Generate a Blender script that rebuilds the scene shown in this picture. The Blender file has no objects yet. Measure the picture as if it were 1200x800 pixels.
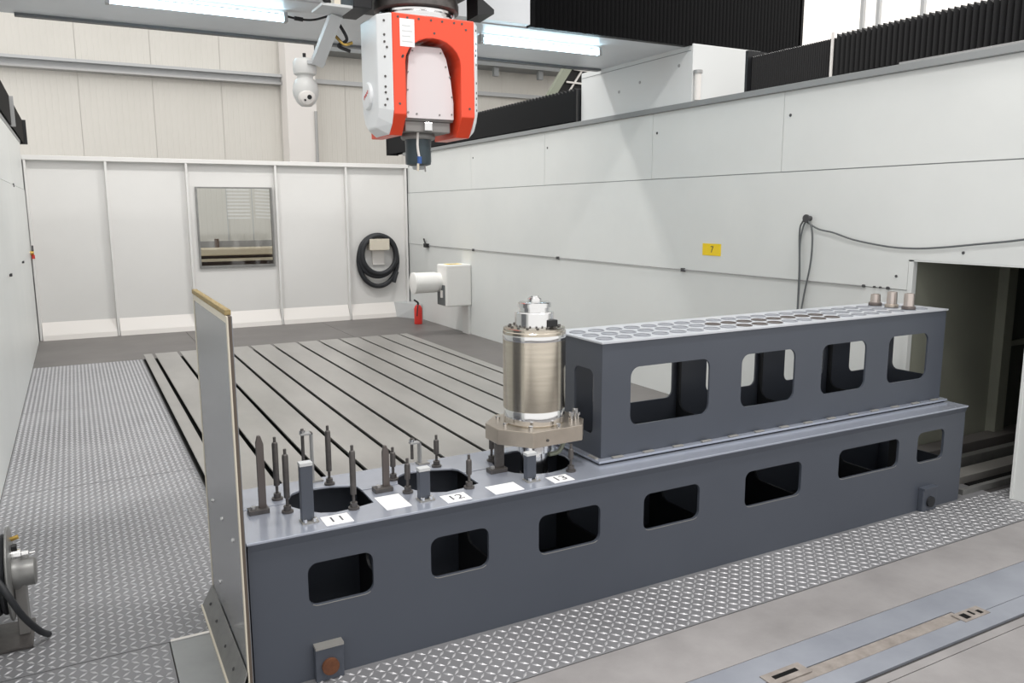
import bpy, bmesh, math, random
from mathutils import Vector, Matrix
from mathutils.geometry import tessellate_polygon
random.seed(7)
PI = math.pi
scene = bpy.context.scene
COL = scene.collection

# ------------------------------------------------------------------ camera
def look(yaw, pitch, roll):
    f = Vector((math.sin(yaw)*math.cos(pitch), math.cos(yaw)*math.cos(pitch), -math.sin(pitch)))
    rt = Vector((math.cos(yaw), -math.sin(yaw), 0)); dn = f.cross(rt)
    r2 = math.cos(roll)*rt + math.sin(roll)*dn
    d2 = -math.sin(roll)*rt + math.cos(roll)*dn
    return Matrix((( r2.x, -d2.x, -f.x), (r2.y, -d2.y, -f.y), (r2.z, -d2.z, -f.z)))
cd = bpy.data.cameras.new('camera'); cam = bpy.data.objects.new('camera', cd); COL.objects.link(cam)
cd.sensor_width = 36.0; cd.lens = 939.56/1200*36; cd.clip_start = 0.05; cd.clip_end = 200
cam.matrix_world = Matrix.Translation((0, 0, 2.6)) @ look(0.496741, 0.162017, 0.003324).to_4x4()
scene.camera = cam

# ------------------------------------------------------------------ world, lamps, exposure
w = bpy.data.worlds.new('hall_daylight'); scene.world = w; w.use_nodes = True
bg = w.node_tree.nodes['Background']; bg.inputs[0].default_value = (1.0, 0.985, 0.965, 1); bg.inputs[1].default_value = 0.85
scene.view_settings.view_transform = 'Standard'; scene.view_settings.look = 'None'
scene.view_settings.exposure = 0.46; scene.view_settings.gamma = 1.0
scene.view_settings.use_curve_mapping = False
ADDED_LAMPS = [(1.0, 2.5, 10.0), (6.0, 2.5, 10.0), (1.0, 14.0, 10.0), (6.0, 14.0, 10.0), (12.0, 8.0, 10.0)]
LAMP_W = 190.0

# ------------------------------------------------------------------ materials
def lin(c):
    return tuple(((x/255)/12.92 if x/255 <= .04045 else ((x/255+.055)/1.055)**2.4) for x in c)
MATS = {}
def mat(name, rgb, rough=.5, metal=0., rgb2=None, nscale=3., namt=.5, bump=0., bscale=60., spec=.5, emit=None, estr=0., trans=0., stretch=None, coat=0.):
    m = bpy.data.materials.new(name); m.use_nodes = True; MATS[name] = m
    nt = m.node_tree; b = nt.nodes['Principled BSDF']
    b.inputs['Base Color'].default_value = (*lin(rgb), 1)
    b.inputs['Roughness'].default_value = rough; b.inputs['Metallic'].default_value = metal
    b.inputs['Specular IOR Level'].default_value = spec
    b.inputs['Coat Weight'].default_value = coat
    if trans: b.inputs['Transmission Weight'].default_value = trans
    if emit:
        b.inputs['Emission Color'].default_value = (*lin(emit), 1); b.inputs['Emission Strength'].default_value = estr
    if rgb2 or bump:
        tc = nt.nodes.new('ShaderNodeTexCoord'); src = tc.outputs['Object']
        if stretch:
            mp = nt.nodes.new('ShaderNodeMapping'); mp.inputs['Scale'].default_value = stretch
            nt.links.new(src, mp.inputs[0]); src = mp.outputs[0]
        if rgb2:
            n = nt.nodes.new('ShaderNodeTexNoise'); n.inputs['Scale'].default_value = nscale; n.inputs['Detail'].default_value = 6
            n.inputs['Roughness'].default_value = .62
            nt.links.new(src, n.inputs['Vector'])
            r = nt.nodes.new('ShaderNodeValToRGB'); r.color_ramp.elements[0].position = .5-namt*.45; r.color_ramp.elements[1].position = .5+namt*.45
            r.color_ramp.elements[0].color = (*lin(rgb2), 1); r.color_ramp.elements[1].color = (*lin(rgb), 1)
            nt.links.new(n.outputs[0], r.inputs[0]); nt.links.new(r.outputs[0], b.inputs['Base Color'])
        if bump:
            n2 = nt.nodes.new('ShaderNodeTexNoise'); n2.inputs['Scale'].default_value = bscale; n2.inputs['Detail'].default_value = 3
            nt.links.new(src, n2.inputs['Vector'])
            bp = nt.nodes.new('ShaderNodeBump'); bp.inputs['Strength'].default_value = bump; bp.inputs['Distance'].default_value = .004
            nt.links.new(n2.outputs[0], bp.inputs['Height']); nt.links.new(bp.outputs[0], b.inputs['Normal'])
    return m
mat('white_paint', (226, 228, 226), .42, rgb2=(214, 217, 216), nscale=.8, namt=.9)
mat('back_paint', (228, 227, 225), .45, rgb2=(220, 219, 217), nscale=.7, namt=.9)
mat('hall_cream', (225, 222, 215), .6, rgb2=(219, 216, 209), nscale=.6)
mat('hall_white', (232, 228, 224), .6)
mat('hall_grey', (196, 198, 199), .5)
mat('gantry_grey', (216, 219, 222), .4, rgb2=(208, 211, 215), nscale=1.2)
mat('gantry_white', (222, 224, 224), .45)
mat('lip_grey', (104, 106, 108), .5)
mat('ledge_grey', (140, 143, 144), .5)
mat('bellows_black', (13, 13, 15), .5, spec=.35)
mat('slate', (77, 82, 92), .36, rgb2=(71, 76, 86), nscale=1.6, namt=.9, bump=.05, bscale=220)
mat('slate_top_sheen', (182, 188, 201), .24, .45, rgb2=(166, 172, 186), nscale=3.5, namt=.9, coat=.4)  # pale copy of slate; the top's reflected brightness is put into the colour
mat('rack_top', (204, 207, 213), .3, .25, rgb2=(192, 196, 203), nscale=4)
mat('slate_inner', (30, 32, 36), .6)  # darker copy of slate; shade inside the boxes is put into the colour
mat('edge_bare', (158, 156, 152), .45, .4)
mat('checker', (152, 152, 155), .5, .3, rgb2=(110, 110, 113), nscale=.8, namt=.9)
mat('tread', (188, 188, 191), .42, .35)
mat('floor_smooth', (128, 124, 122), .5, .25, rgb2=(98, 95, 94), nscale=1.1, namt=.9, bump=.08, bscale=30)
mat('floor_concrete', (162, 159, 159), .55, .0, rgb2=(116, 113, 113), nscale=1.7, namt=.9, bump=.15, bscale=35)
mat('floor_blue', (158, 162, 171), .4, .2, rgb2=(126, 130, 140), nscale=2.2, namt=.9)
mat('floor_brown', (164, 157, 151), .7, .1, rgb2=(112, 104, 99), nscale=9, namt=.7)
mat('under_floor', (62, 60, 60), .8)
mat('plate_plain', (158, 160, 160), .42, .35, rgb2=(138, 140, 141), nscale=4, namt=.9)
mat('table_steel', (186, 183, 179), .32, .45, rgb2=(142, 140, 137), nscale=1.5, namt=.9, bump=.06, bscale=90, stretch=(1, .35, 1))
mat('slot_dark', (9, 9, 9), .8, spec=.2)
mat('board_grey', (136, 138, 142), .22, .35, rgb2=(126, 128, 133), nscale=2.0, namt=.9)
mat('beige_edge', (214, 206, 190), .5)
mat('wood', (170, 150, 104), .65, rgb2=(128, 110, 72), nscale=14, stretch=(8, 1, 8))
mat('board_core', (92, 82, 74), .7)
mat('galv', (152, 152, 150), .42, .55, rgb2=(128, 128, 127), nscale=6)
mat('bright_steel', (226, 226, 226), .16, 1.)
mat('satin_steel', (206, 198, 184), .2, 1., rgb2=(190, 182, 168), nscale=2, stretch=(1, 1, 30))
mat('flange_steel', (190, 180, 168), .34, .8, rgb2=(174, 164, 152), nscale=6)
mat('dark_steel', (98, 94, 92), .42, .4, rgb2=(78, 75, 74), nscale=20)
mat('rod_brown', (102, 95, 92), .45, .4)
mat('chrome_red', (196, 186, 180), .3, .8)
mat('cup_grey', (146, 149, 156), .4)
mat('paper', (240, 240, 240), .7)
mat('print_dark', (66, 66, 70), .7)
mat('print_grey', (86, 86, 92), .7)
mat('print_red', (200, 60, 50), .6)
mat('red_paint', (238, 76, 44), .36, coat=.2)
mat('head_white', (232, 234, 236), .35)
mat('head_cover', (218, 212, 214), .42)
mat('head_strip', (196, 200, 204), .4, .2)
mat('cast_grey', (138, 136, 134), .5, .3)
mat('nose_dark', (62, 74, 80), .4, .25)
mat('black_plastic', (26, 27, 30), .5)
mat('rubber', (38, 40, 44), .55)
mat('rubber_grey', (92, 96, 98), .5)
mat('blue_fit', (52, 92, 160), .4)
mat('brass', (206, 172, 96), .3, .9)
mat('yellow', (246, 212, 30), .5)
mat('ext_red', (206, 48, 40), .35)
mat('device_white', (236, 235, 232), .4)
mat('rust', (122, 78, 52), .7, .3, rgb2=(92, 58, 42), nscale=30)
mat('olive', (158, 160, 146), .5, rgb2=(146, 148, 136), nscale=1)
mat('olive_dark', (84, 86, 80), .6)
mat('conduit', (168, 168, 168), .4, .4)
mat('dark_spot', (70, 70, 72), .6)
mat('tan_machine', (204, 192, 170), .5)
mat('grey_machine', (150, 150, 152), .5)
mat('brown_machine', (84, 66, 58), .6)
mat('dome_white', (214, 214, 212), .35)
mat('green_tray', (150, 156, 140), .5)
mat('tube_glass', (255, 255, 255), .5, emit=(205, 240, 255), estr=9.0)
mat('added_glow', (240, 238, 234), .5, emit=(255, 248, 240), estr=.55)
mat('lamp_glow', (255, 255, 255), .5, emit=(255, 250, 242), estr=4.0)
# window pane: thin clear glass that mirrors a little of the room
def glass():
    m = bpy.data.materials.new('pane_glass'); m.use_nodes = True; nt = m.node_tree; nt.nodes.clear()
    o = nt.nodes.new('ShaderNodeOutputMaterial'); mx = nt.nodes.new('ShaderNodeMixShader')
    t = nt.nodes.new('ShaderNodeBsdfTransparent'); t.inputs[0].default_value = (.86, .87, .86, 1)
    g = nt.nodes.new('ShaderNodeBsdfGlossy'); g.inputs['Roughness'].default_value = .04
    fr = nt.nodes.new('ShaderNodeFresnel'); fr.inputs[0].default_value = 1.6
    nt.links.new(fr.outputs[0], mx.inputs[0]); nt.links.new(t.outputs[0], mx.inputs[1]); nt.links.new(g.outputs[0], mx.inputs[2])
    nt.links.new(mx.outputs[0], o.inputs[0]); MATS['pane_glass'] = m
glass()

# ------------------------------------------------------------------ mesh helpers
class B:
    """collects faces; build() links them as one mesh object"""
    def __init__(s): s.v = []; s.f = []; s.sm = []
    def add(s, vs, fs, smooth=False):
        o = len(s.v); s.v += [tuple(p) for p in vs]
        for f in fs: s.f.append(tuple(i+o for i in f)); s.sm.append(smooth)
        return s
    def box(s, x0, x1, y0, y1, z0, z1):
        return s.add([(x0,y0,z0),(x1,y0,z0),(x1,y1,z0),(x0,y1,z0),(x0,y0,z1),(x1,y0,z1),(x1,y1,z1),(x0,y1,z1)],
                     [(3,2,1,0),(4,5,6,7),(0,1,5,4),(1,2,6,5),(2,3,7,6),(3,0,4,7)])
    def bar(s, p0, p1, wd, th, up=(0,0,1)):
        p0 = Vector(p0); p1 = Vector(p1); d = (p1-p0).normalized(); u = Vector(up)
        if abs(d.dot(u)) > .98: u = Vector((0,1,0))
        a = d.cross(u).normalized()*wd/2; b = a.cross(d).normalized()*th/2
        vs = [p+sa*a+sb*b for p in (p0,p1) for sa, sb in ((-1,-1),(1,-1),(1,1),(-1,1))]
        return s.add(vs, [(3,2,1,0),(4,5,6,7),(0,1,5,4),(1,2,6,5),(2,3,7,6),(3,0,4,7)])
    def cyl(s, p0, p1, r0, r1=None, n=20, smooth=True):
        r1 = r0 if r1 is None else r1
        return s.lathe(p0, Vector(p1)-Vector(p0), [(r0, 0), (r1, (Vector(p1)-Vector(p0)).length)], n, smooth)
    def lathe(s, base, axis, prof, n=28, smooth=True):
        base = Vector(base); ax = Vector(axis).normalized()
        u = ax.orthogonal().normalized() if abs(ax.z) < .98 else Vector((1,0,0)); u = (u-ax*u.dot(ax)).normalized(); v = ax.cross(u)
        vs = []; fs = []; k = len(prof)
        for r, h in prof:
            for i in range(n):
                a = 2*PI*i/n; vs.append(base+ax*h+(u*math.cos(a)+v*math.sin(a))*max(r, 1e-5))
        for j in range(k-1):
            for i in range(n):
                fs.append((j*n+i, j*n+(i+1)%n, (j+1)*n+(i+1)%n, (j+1)*n+i))
        s.add(vs, fs, smooth)
        o = len(s.v)-len(vs)
        if prof[0][0] > 1e-4: s.f.append(tuple(o+i for i in reversed(range(n)))); s.sm.append(False)
        if prof[-1][0] > 1e-4: s.f.append(tuple(o+(k-1)*n+i for i in range(n))); s.sm.append(False)
        return s
    def tube(s, pts, r, n=8):
        pts = [Vector(p) for p in pts]; vs = []; fs = []; m = len(pts); prev = None
        for i, p in enumerate(pts):
            d = (pts[min(i+1,m-1)]-pts[max(i-1,0)]).normalized()
            u = d.orthogonal().normalized() if prev is None else (prev-d*prev.dot(d)).normalized()
            prev = u; v = d.cross(u)
            for k in range(n):
                a = 2*PI*k/n; vs.append(p+(u*math.cos(a)+v*math.sin(a))*r)
        for i in range(m-1):
            for k in range(n):
                fs.append((i*n+k, i*n+(k+1)%n, (i+1)*n+(k+1)%n, (i+1)*n+k))
        s.add(vs, fs, True); o = len(s.v)-len(vs)
        s.f.append(tuple(o+i for i in reversed(range(n)))); s.sm.append(False)
        s.f.append(tuple(o+(m-1)*n+i for i in range(n))); s.sm.append(False)
        return s
    def plate(s, outer, holes, fn, w0, w1):
        """polygon with holes in (u,v), swept from w0 to w1; fn maps (u,v,w) to a point"""
        loops = [list(outer)]+[list(h) for h in holes]
        tri = tessellate_polygon([[Vector((a,b,0)) for a,b in l] for l in loops])
        flat = [p for l in loops for p in l]; n = len(flat)
        vs = [fn(a,b,w0) for a,b in flat]+[fn(a,b,w1) for a,b in flat]
        fs = [tuple(t) for t in tri]+[tuple(i+n for i in reversed(t)) for t in tri]
        o = 0
        for l in loops:
            k = len(l)
            for i in range(k):
                a, b = o+i, o+(i+1)%k; fs.append((a, b, b+n, a+n))
            o += k
        return s.add(vs, fs)
    def build(s, name, m, parent=None, bevel=0., loc=None, fix=True, origin=None):
        me = bpy.data.meshes.new(name)
        vs = s.v
        if origin is not None: vs = [(x-origin[0], y-origin[1], z-origin[2]) for x,y,z in vs]
        me.from_pydata(vs, [], s.f); me.polygons.foreach_set('use_smooth', s.sm)
        me.materials.append(MATS[m])
        if fix:
            bm = bmesh.new(); bm.from_mesh(me); bmesh.ops.recalc_face_normals(bm, faces=bm.faces); bm.to_mesh(me); bm.free()
        if any(s.sm): me.set_sharp_from_angle(angle=math.radians(38))
        o = bpy.data.objects.new(name, me); COL.objects.link(o)
        if parent is not None: o.parent = parent
        if origin is not None: o.location = origin if parent is None else Vector(origin)-Vector(parent_world(parent))
        elif parent is not None:
            o.location = -Vector(parent_world(parent))
        if loc is not None: o.location = loc
        if bevel:
            md = o.modifiers.new('bevel', 'BEVEL'); md.width = bevel; md.segments = 2; md.limit_method = 'ANGLE'; md.angle_limit = .6
        return o
def parent_world(o):
    v = Vector((0,0,0))
    while o is not None: v += o.location; o = o.parent
    return v
def empty(name, loc):
    o = bpy.data.objects.new(name, None); COL.objects.link(o); o.location = loc; o.empty_display_size = .1
    return o
def tag(o, label=None, cat=None, group=None, kind=None):
    if label: o['label'] = label
    if cat: o['category'] = cat
    if group: o['group'] = group
    if kind: o['kind'] = kind
    return o
def share(src, name, parent, loc):
    """another object on the same mesh data"""
    o = src.copy(); COL.objects.link(o); o.name = name; o.parent = parent; o.location = loc
    return o
def rrect(u0, u1, v0, v1, r, n=5):
    pts = []
    for cx, cy, a0 in ((u1-r, v0+r, -PI/2), (u1-r, v1-r, 0), (u0+r, v1-r, PI/2), (u0+r, v0+r, PI)):
        for i in range(n+1):
            a = a0+PI/2*i/n; pts.append((cx+r*math.cos(a), cy+r*math.sin(a)))
    return pts
def rect(u0, u1, v0, v1): return [(u0,v0),(u1,v0),(u1,v1),(u0,v1)]
XZ = lambda u, v, w: (u, w, v)
YZ = lambda u, v, w: (w, u, v)
XY = lambda u, v, w: (u, v, w)
def text(body, size, m, name, parent, loc, rot, depth=.0006):
    cu = bpy.data.curves.new('t', 'FONT'); cu.body = body; cu.size = size; cu.extrude = depth; cu.align_x = 'CENTER'; cu.align_y = 'CENTER'; cu.resolution_u = 3
    t = bpy.data.objects.new('t', cu); COL.objects.link(t)
    dg = bpy.context.evaluated_depsgraph_get()
    me = bpy.data.meshes.new_from_object(t.evaluated_get(dg)); bpy.data.objects.remove(t); bpy.data.curves.remove(cu)
    me.name = name; me.materials.clear(); me.materials.append(MATS[m])
    o = bpy.data.objects.new(name, me); COL.objects.link(o); o.parent = parent
    o.location = Vector(loc)-(parent_world(parent) if parent else Vector((0,0,0))); o.rotation_euler = rot
    return o
def smooth_path(pts, n=8):
    P = [Vector(p) for p in pts]; out = []
    for i in range(len(P)-1):
        a = P[max(i-1,0)]; b = P[i]; c = P[i+1]; d = P[min(i+2, len(P)-1)]
        for k in range(n):
            t = k/n
            out.append(.5*((2*b)+(c-a)*t+(2*a-5*b+4*c-d)*t*t+(3*b-a-3*c+d)*t**3))
    out.append(P[-1]); return out

# ================================================================== STRUCTURE
XL, XR, YW = -.78, 7.3, 18.9
# ---------------------------------------------------------------- floor
floor = B().box(-3, 19.6, -1.5, 27, -.4, -.014).build('floor', 'under_floor'); tag(floor, kind='structure')
def fplate(name, m, x0, x1, y0, y1, z1=0., g=.004):
    return B().box(x0+g, x1-g, y0+g, y1-g, -.0135, z1).build(name, m, floor)
def treads(host, rects, p=.054, ln=.062, wd=.019, h=.006):
    b = B()
    for x0, x1, y0, y1 in rects:
        nx = int((x1-x0)/p); ny = int((y1-y0)/p)
        for i in range(nx):
            for j in range(ny):
                cx = x0+(i+.5)*(x1-x0)/nx; cy = y0+(j+.5)*(y1-y0)/ny
                s = .7071 if (i+j) % 2 else -.7071
                dx, dy = .7071*ln/2, s*ln/2; ex, ey = -s*wd/2, .7071*wd/2
                b.add([(cx-dx,cy-dy,0),(cx+ex,cy+ey,0),(cx+dx,cy+dy,0),(cx-ex,cy-ey,0),(cx,cy,h)],
                      [(1,0,4),(2,1,4),(3,2,4),(0,3,4)])
    o = b.build('tread_bumps', 'tread', host, fix=True); tag(o, kind='stuff'); return o
for x0, x1, y0, y1 in ((-.78,.32,2.0,5.0), (-.78,.92,5.0,8.5), (-.78,.92,8.5,12.0), (-.78,.92,12.0,15.5)):
    treads(fplate('checker_plate', 'checker', x0, x1, y0, y1), [(x0+.01, x1-.01, y0+.01, y1-.01)])
for x0, x1 in ((.66,7.3),):
    treads(fplate('checker_plate', 'checker', x0, x1, 3.61, 5.0), [(x0+.01, x1-.01, 3.62, 4.16)])
treads(fplate('checker_plate', 'checker', 7.3, 8.2, 3.61, 4.15), [(7.31, 8.19, 3.62, 4.14)])
fplate('plain_plate', 'plate_plain', .32, .66, 3.61, 5.0)
B().box(.325, .80, 4.985, 5.012, 0, .009).build('threshold_strip', 'bright_steel', floor)
fplate('smooth_plate', 'floor_smooth', -.78, 2.0, 15.5, 18.9); fplate('smooth_plate', 'floor_smooth', 2.0, 5.0, 15.5, 18.9); fplate('smooth_plate', 'floor_smooth', 5.0, 7.3, 15.5, 18.9)
fplate('smooth_plate', 'floor_smooth', 5.93, 7.3, 5.2, 10.3); fplate('smooth_plate', 'floor_smooth', 5.93, 7.3, 10.3, 15.5)
fplate('smooth_plate', 'floor_smooth', .92, 5.93, 5.0, 6.2); fplate('smooth_plate', 'floor_smooth', 5.93, 7.3, 5.0, 5.2)
# the front: concrete, blue-grey cover plates, brown mortar strip, groove
fplate('concrete_slab', 'floor_concrete', -.78, 8.2, 3.15, 3.61, -.002, .002)
fplate('concrete_slab', 'floor_concrete', -.78, 1.6, 1.0, 3.15, -.002, .002)
fplate('cover_plate', 'floor_blue', 1.6, 8.2, 2.93, 3.15)
fplate('mortar_strip', 'floor_brown', 1.6, 4.85, 2.84, 2.93, -.003, .001)
fplate('cover_plate', 'floor_blue', 4.852, 8.2, 2.84, 2.934, 0, .0)
fplate('rail_plate', 'floor_blue', 1.6, 8.2, 2.69, 2.838, .002)
fplate('concrete_slab', 'floor_concrete', 1.6, 8.2, 2.612, 2.672, -.004, .001)
fplate('concrete_slab', 'floor_concrete', 1.6, 8.2, .5, 2.606, 0, .002)
b = B()
for x0, x1, y0, y1 in ((3.2, 3.5, 2.885, 2.99), (4.8, 5.06, 2.80, 2.90)):
    b.box(x0, x1, y0, y1, -.001, .006)
b.build('anchor_plate', 'floor_brown', floor)
B().box(3.255, 3.44, 2.925, 2.955, .005, .0075).build('anchor_slot', 'slot_dark', floor)
B().box(4.84, 4.89, 2.82, 2.875, .005, .0075).box(4.93, 4.95, 2.83, 2.88, .005, .0075).box(4.99, 5.02, 2.82, 2.86, .005, .0075).build('anchor_slot', 'slot_dark', floor)

# ---------------------------------------------------------------- low back wall of the cell
wb = B().plate(rect(XL-.1, XR+.1, 0, 3.62), [rect(2.42, 4.02, 1.38, 3.12)], XZ, YW, YW+.05).build('wall_back', 'back_paint'); tag(wb, kind='structure')
B().box(XL-.05, XR+.06, YW-.13, YW+.06, 3.62, 3.71).build('top_rail', 'back_paint', wb, .006)
for x in (-.74, .69, 2.24, 4.12, 5.75, 7.24):
    B().box(x-.022, x+.022, YW-.13, YW, .0, 3.615).build('rib', 'back_paint', wb, .004)
for x0, x1 in ((-.71,.66), (.72,2.21), (2.27,4.09), (4.15,5.72), (5.78,6.9)):
    b = B(); p = [(x0,YW-.16,0),(x1,YW-.16,0),(x1,YW,0),(x0,YW,0),(x0,YW-.14,.10),(x1,YW-.14,.10),(x1,YW,.36),(x0,YW,.36)]
    b.add(p, [(3,2,1,0),(4,5,6,7),(0,1,5,4),(1,2,6,5),(2,3,7,6),(3,0,4,7)]).build('skirting', 'hall_white', wb)
b = B(); b.add([(6.9,YW-.16,0),(7.28,YW-.9,0),(7.28,YW-.01,0),(6.9,YW-.01,.36),(7.28,YW-.9,.36),(7.28,YW-.01,.36)], [(2,1,0),(0,1,4,3),(1,2,5,4),(0,3,5,2),(3,4,5)]).build('corner_gusset', 'hall_grey', wb)
# window
wn = B().plate(rect(2.40, 4.04, 1.36, 3.13), [rect(2.44, 4.005, 1.405, 3.10)], XZ, YW-.05, YW+.07).build('window_1', 'galv'); tag(wn, 'clear window in a thin steel frame in the low back wall', kind='structure')
B().box(2.442, 4.003, YW+.005, YW+.013, 1.407, 3.098).build('pane', 'pane_glass', wn)

# ---------------------------------------------------------------- side walls of the cell
OY0, OY1, OZ = 3.95, 5.11, 2.1
wr = B().plate([(2.6,0),(OY0,0),(OY0,OZ),(OY1,OZ),(OY1,0),(YW+.05,0),(YW+.05,3.93),(2.6,3.93)], [], YZ, XR+.012, XR+.045).build('wall_right', 'ledge_grey'); tag(wr, kind='structure')
ys = [3.0, 3.93, 6.88, 9.28, 12.26, 15.21, 18.80]
for a, c in zip(ys[:-1], ys[1:]):
    pn = B().box(XR, XR+.012, a+.004, c-.004, 3.034, 3.928).build('panel', 'white_paint', wr)
    B().cyl((XR+.001, c-.10, 3.66), (XR-.006, c-.10, 3.66), .018, n=10).build('screw', 'dark_spot', pn)
B().plate([(2.7,OZ+.002),(OY1+.045,OZ+.002),(OY1+.045,1.80),(18.80,1.80),(18.80,3.022),(2.7,3.022)], [], YZ, XR-.008, XR+.012).build('panel', 'white_paint', wr)
B().box(XR, XR+.012, OY1+.045, 18.80, .0, 1.793).build('panel', 'white_paint', wr)
B().box(XR, XR+.012, 2.7, OY0-.002, .0, OZ).build('panel', 'white_paint', wr)
B().box(XR-.05, XR+.32, 2.6, YW+.06, 3.93, 4.0).build('top_ledge', 'ledge_grey', wr, .004)
B().box(XR-.01, XR+.05, OY1-.012, OY1+.04, 0, OZ).box(XR-.01, XR+.05, OY0-.002, OY0+.02, 0, OZ).box(XR-.01, XR+.05, OY0, OY1+.04, OZ-.012, OZ).build('opening_frame', 'white_paint', wr)
wl = B().box(XL-.3, XL-.012, 3.0, YW+.05, 0, 3.93).build('wall_left', 'ledge_grey'); tag(wl, kind='structure')
ysl = [3.02, 6.9, 9.3, 12.3, 15.2, 18.76]
for a, c in zip(ysl[:-1], ysl[1:]):
    pn = B().box(XL-.012, XL, a+.004, c-.004, 3.034, 3.928).build('panel', 'white_paint', wl)
    B().box(XL-.012, XL+.008, a+.0, c-.0, 1.80, 3.022).build('panel', 'white_paint', wl)
    B().box(XL-.012, XL, a+.0, c-.0, 0, 1.797).build('panel', 'white_paint', wl)
B().box(XL-.32, XL+.004, 3.0, YW+.06, 3.93, 4.0).build('top_ledge', 'ledge_grey', wl, .004)
# dark room behind the opening, with the rails the bench slides on
rr = B().box(XR+.05, 12.0, 5.13, 5.2, 0, 2.6).box(XR+.05, 12.0, 2.9, 5.2, 2.5, 2.6).box(11.9, 12.0, 2.9, 5.2, 0, 2.6).box(XR+.05, 12.0, 2.9, 2.96, 0, 2.6).build('wall_recess', 'olive'); tag(rr, kind='structure')
B().box(8.80, 8.96, 5.02, 5.13, 0, 2.5).build('post', 'olive', rr)
B().box(8.97, 11.9, 5.10, 5.128, 0, 2.5).build('panel', 'olive_dark', rr)  # darker olive puts the dim far end of the recess into the colour
B().box(8.97, 11.9, 5.06, 5.10, 1.1, 1.16).build('rail_strip', 'olive', rr)
for y0, y1, z, m in ((4.90,5.10,.16,'floor_smooth'), (4.70,4.78,.12,'galv'), (4.42,4.60,.07,'table_steel'), (4.22,4.27,.05,'galv')):
    B().box(7.0, 11.8, y0, y1, -.012, z).build('track_rail', m, floor, .004)
B().box(7.32, 11.8, 4.28, 4.41, -.013, .004).box(7.32, 11.8, 4.61, 4.69, -.013, .004).box(7.32, 11.8, 4.79, 4.89, -.013, .004).build('track_pit', 'slot_dark', floor)

# ---------------------------------------------------------------- hall beyond
YH = 26.0
wf = B().box(-6, 19.35, YH+.03, YH+.2, 0, 13).build('wall_far', 'hall_cream'); tag(wf, kind='structure')
b = B(); n = 12; pw = 1.895
for k in range(n):
    u0 = k*pw/n; u1 = u0+pw/n*.72; u2 = (k+1)*pw/n
    for z0, z1 in ((0, 13),):
        b.add([(u0+(.01 if k == 0 else 0),0,z0),(u1,0,z0),(u1+.02,.004,z0),(u2-.02,.004,z0),(u2,0,z0),(u0+(.01 if k == 0 else 0),0,z1),(u1,0,z1),(u1+.02,.004,z1),(u2-.02,.004,z1),(u2,0,z1)],
              [(0,1,6,5),(1,2,7,6),(2,3,8,7),(3,4,9,8)])
src = b.build('cladding_panel', 'hall_cream', wf, loc=(-5.24, YH, 0), fix=False)
for k in range(1, 13): share(src, 'cladding_panel', wf, (-5.24+k*pw, YH, 0))
wh = B().box(19.4, 19.55, -1, 26, 0, 13).build('wall_side_hall', 'hall_white'); tag(wh, kind='structure')
wg = B().box(19.385, 19.40, 6, 19.5, 5.0, 10.5).build('glow_glazing', 'added_glow'); tag(wg, 'glowing glazing added to brighten the hall beyond the right wall', kind='structure')  # glowing sheet added to brighten the hall side and light the scene
for y in (11.0, 13.8, 15.1, 15.6, 18.4): B().box(19.28, 19.38, y-.05, y+.05, 0, 12).build('mullion', 'hall_grey', wh)
cl = empty('building_column', (6.39, 25.4, 0)); tag(cl, 'pale square building column rising behind the low back wall', 'column')
B().box(5.96, 6.84, 25.1, 25.9, 0, 13).build('shaft', 'hall_white', cl, .01)
B().tube([(6.80, 25.05, 2), (6.80, 25.05, 5.6)], .045, 8).build('conduit', 'conduit', cl)
rb = empty('wall_girt', (2, 25.7, 6.4)); tag(rb, 'long grey steel girt across the cream hall wall left of the column', 'beam')
B().box(-5.5, 5.95, 25.62, 25.98, 6.62, 6.70).build('upper_flange', 'hall_grey', rb); B().box(-5.5, 5.95, 25.85, 25.90, 6.46, 6.62).build('web', 'hall_grey', rb); B().box(-5.5, 5.95, 25.62, 25.98, 6.40, 6.46).build('lower_flange', 'conduit', rb)
cr = empty('crane_rail', (13.5, 25.4, 7.4)); tag(cr, 'grey crane runway with short hangers seen right of the milling head', 'rail')
B().box(7, 16.2, 25.1, 26.02, 7.42, 7.66).build('runway', 'ledge_grey', cr)
for x in (13.1, 14.85): B().box(x-.09, x+.09, 25.2, 25.35, 7.12, 7.42).build('hanger', 'ledge_grey', cr)
gr = empty('wall_girt', (12, 25.7, 6.6)); tag(gr, 'pale steel girt on the hall wall low beside the milling head', 'beam')
B().box(6.9, 19, 25.85, 25.98, 6.55, 6.68).build('channel', 'hall_grey', gr)
# inclined dark grid of a cable tray above the far bellows
tr = empty('cable_tray', (14, 22.1, 0)); tag(tr, 'dark inclined cable tray with white rungs above the far bellows', 'cable tray')
def slab(poly, y0, y1): return B().plate(poly, [], XZ, y0, y1)
slab([(12.5,5.0),(12.72,5.0),(14.42,7.4),(14.1,7.4)], 22.0, 22.2).build('side_rail', 'green_tray', tr)
slab([(12.73,5.0),(15.6,5.0),(15.6,7.4),(14.43,7.4)], 22.12, 22.2).build('tray_back', 'bellows_black', tr)
for dx in (.42, .85, 1.3): B().bar((12.7+dx, 22.08, 5.0), (14.35+dx, 22.08, 7.3), .05, .05, (0,1,0)).build('rung', 'hall_white', tr)
for z in (5.75, 6.15, 6.55, 6.95): B().bar((12.95+(z-5.2)*.71, 22.04, z), (15.5, 22.04, z-.05), .05, .05, (0,1,0)).build('rung', 'hall_white', tr)
B().box(15.2, 15.4, 22.12, 22.2, 0, 5.0).build('support_leg', 'green_tray', tr)
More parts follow.
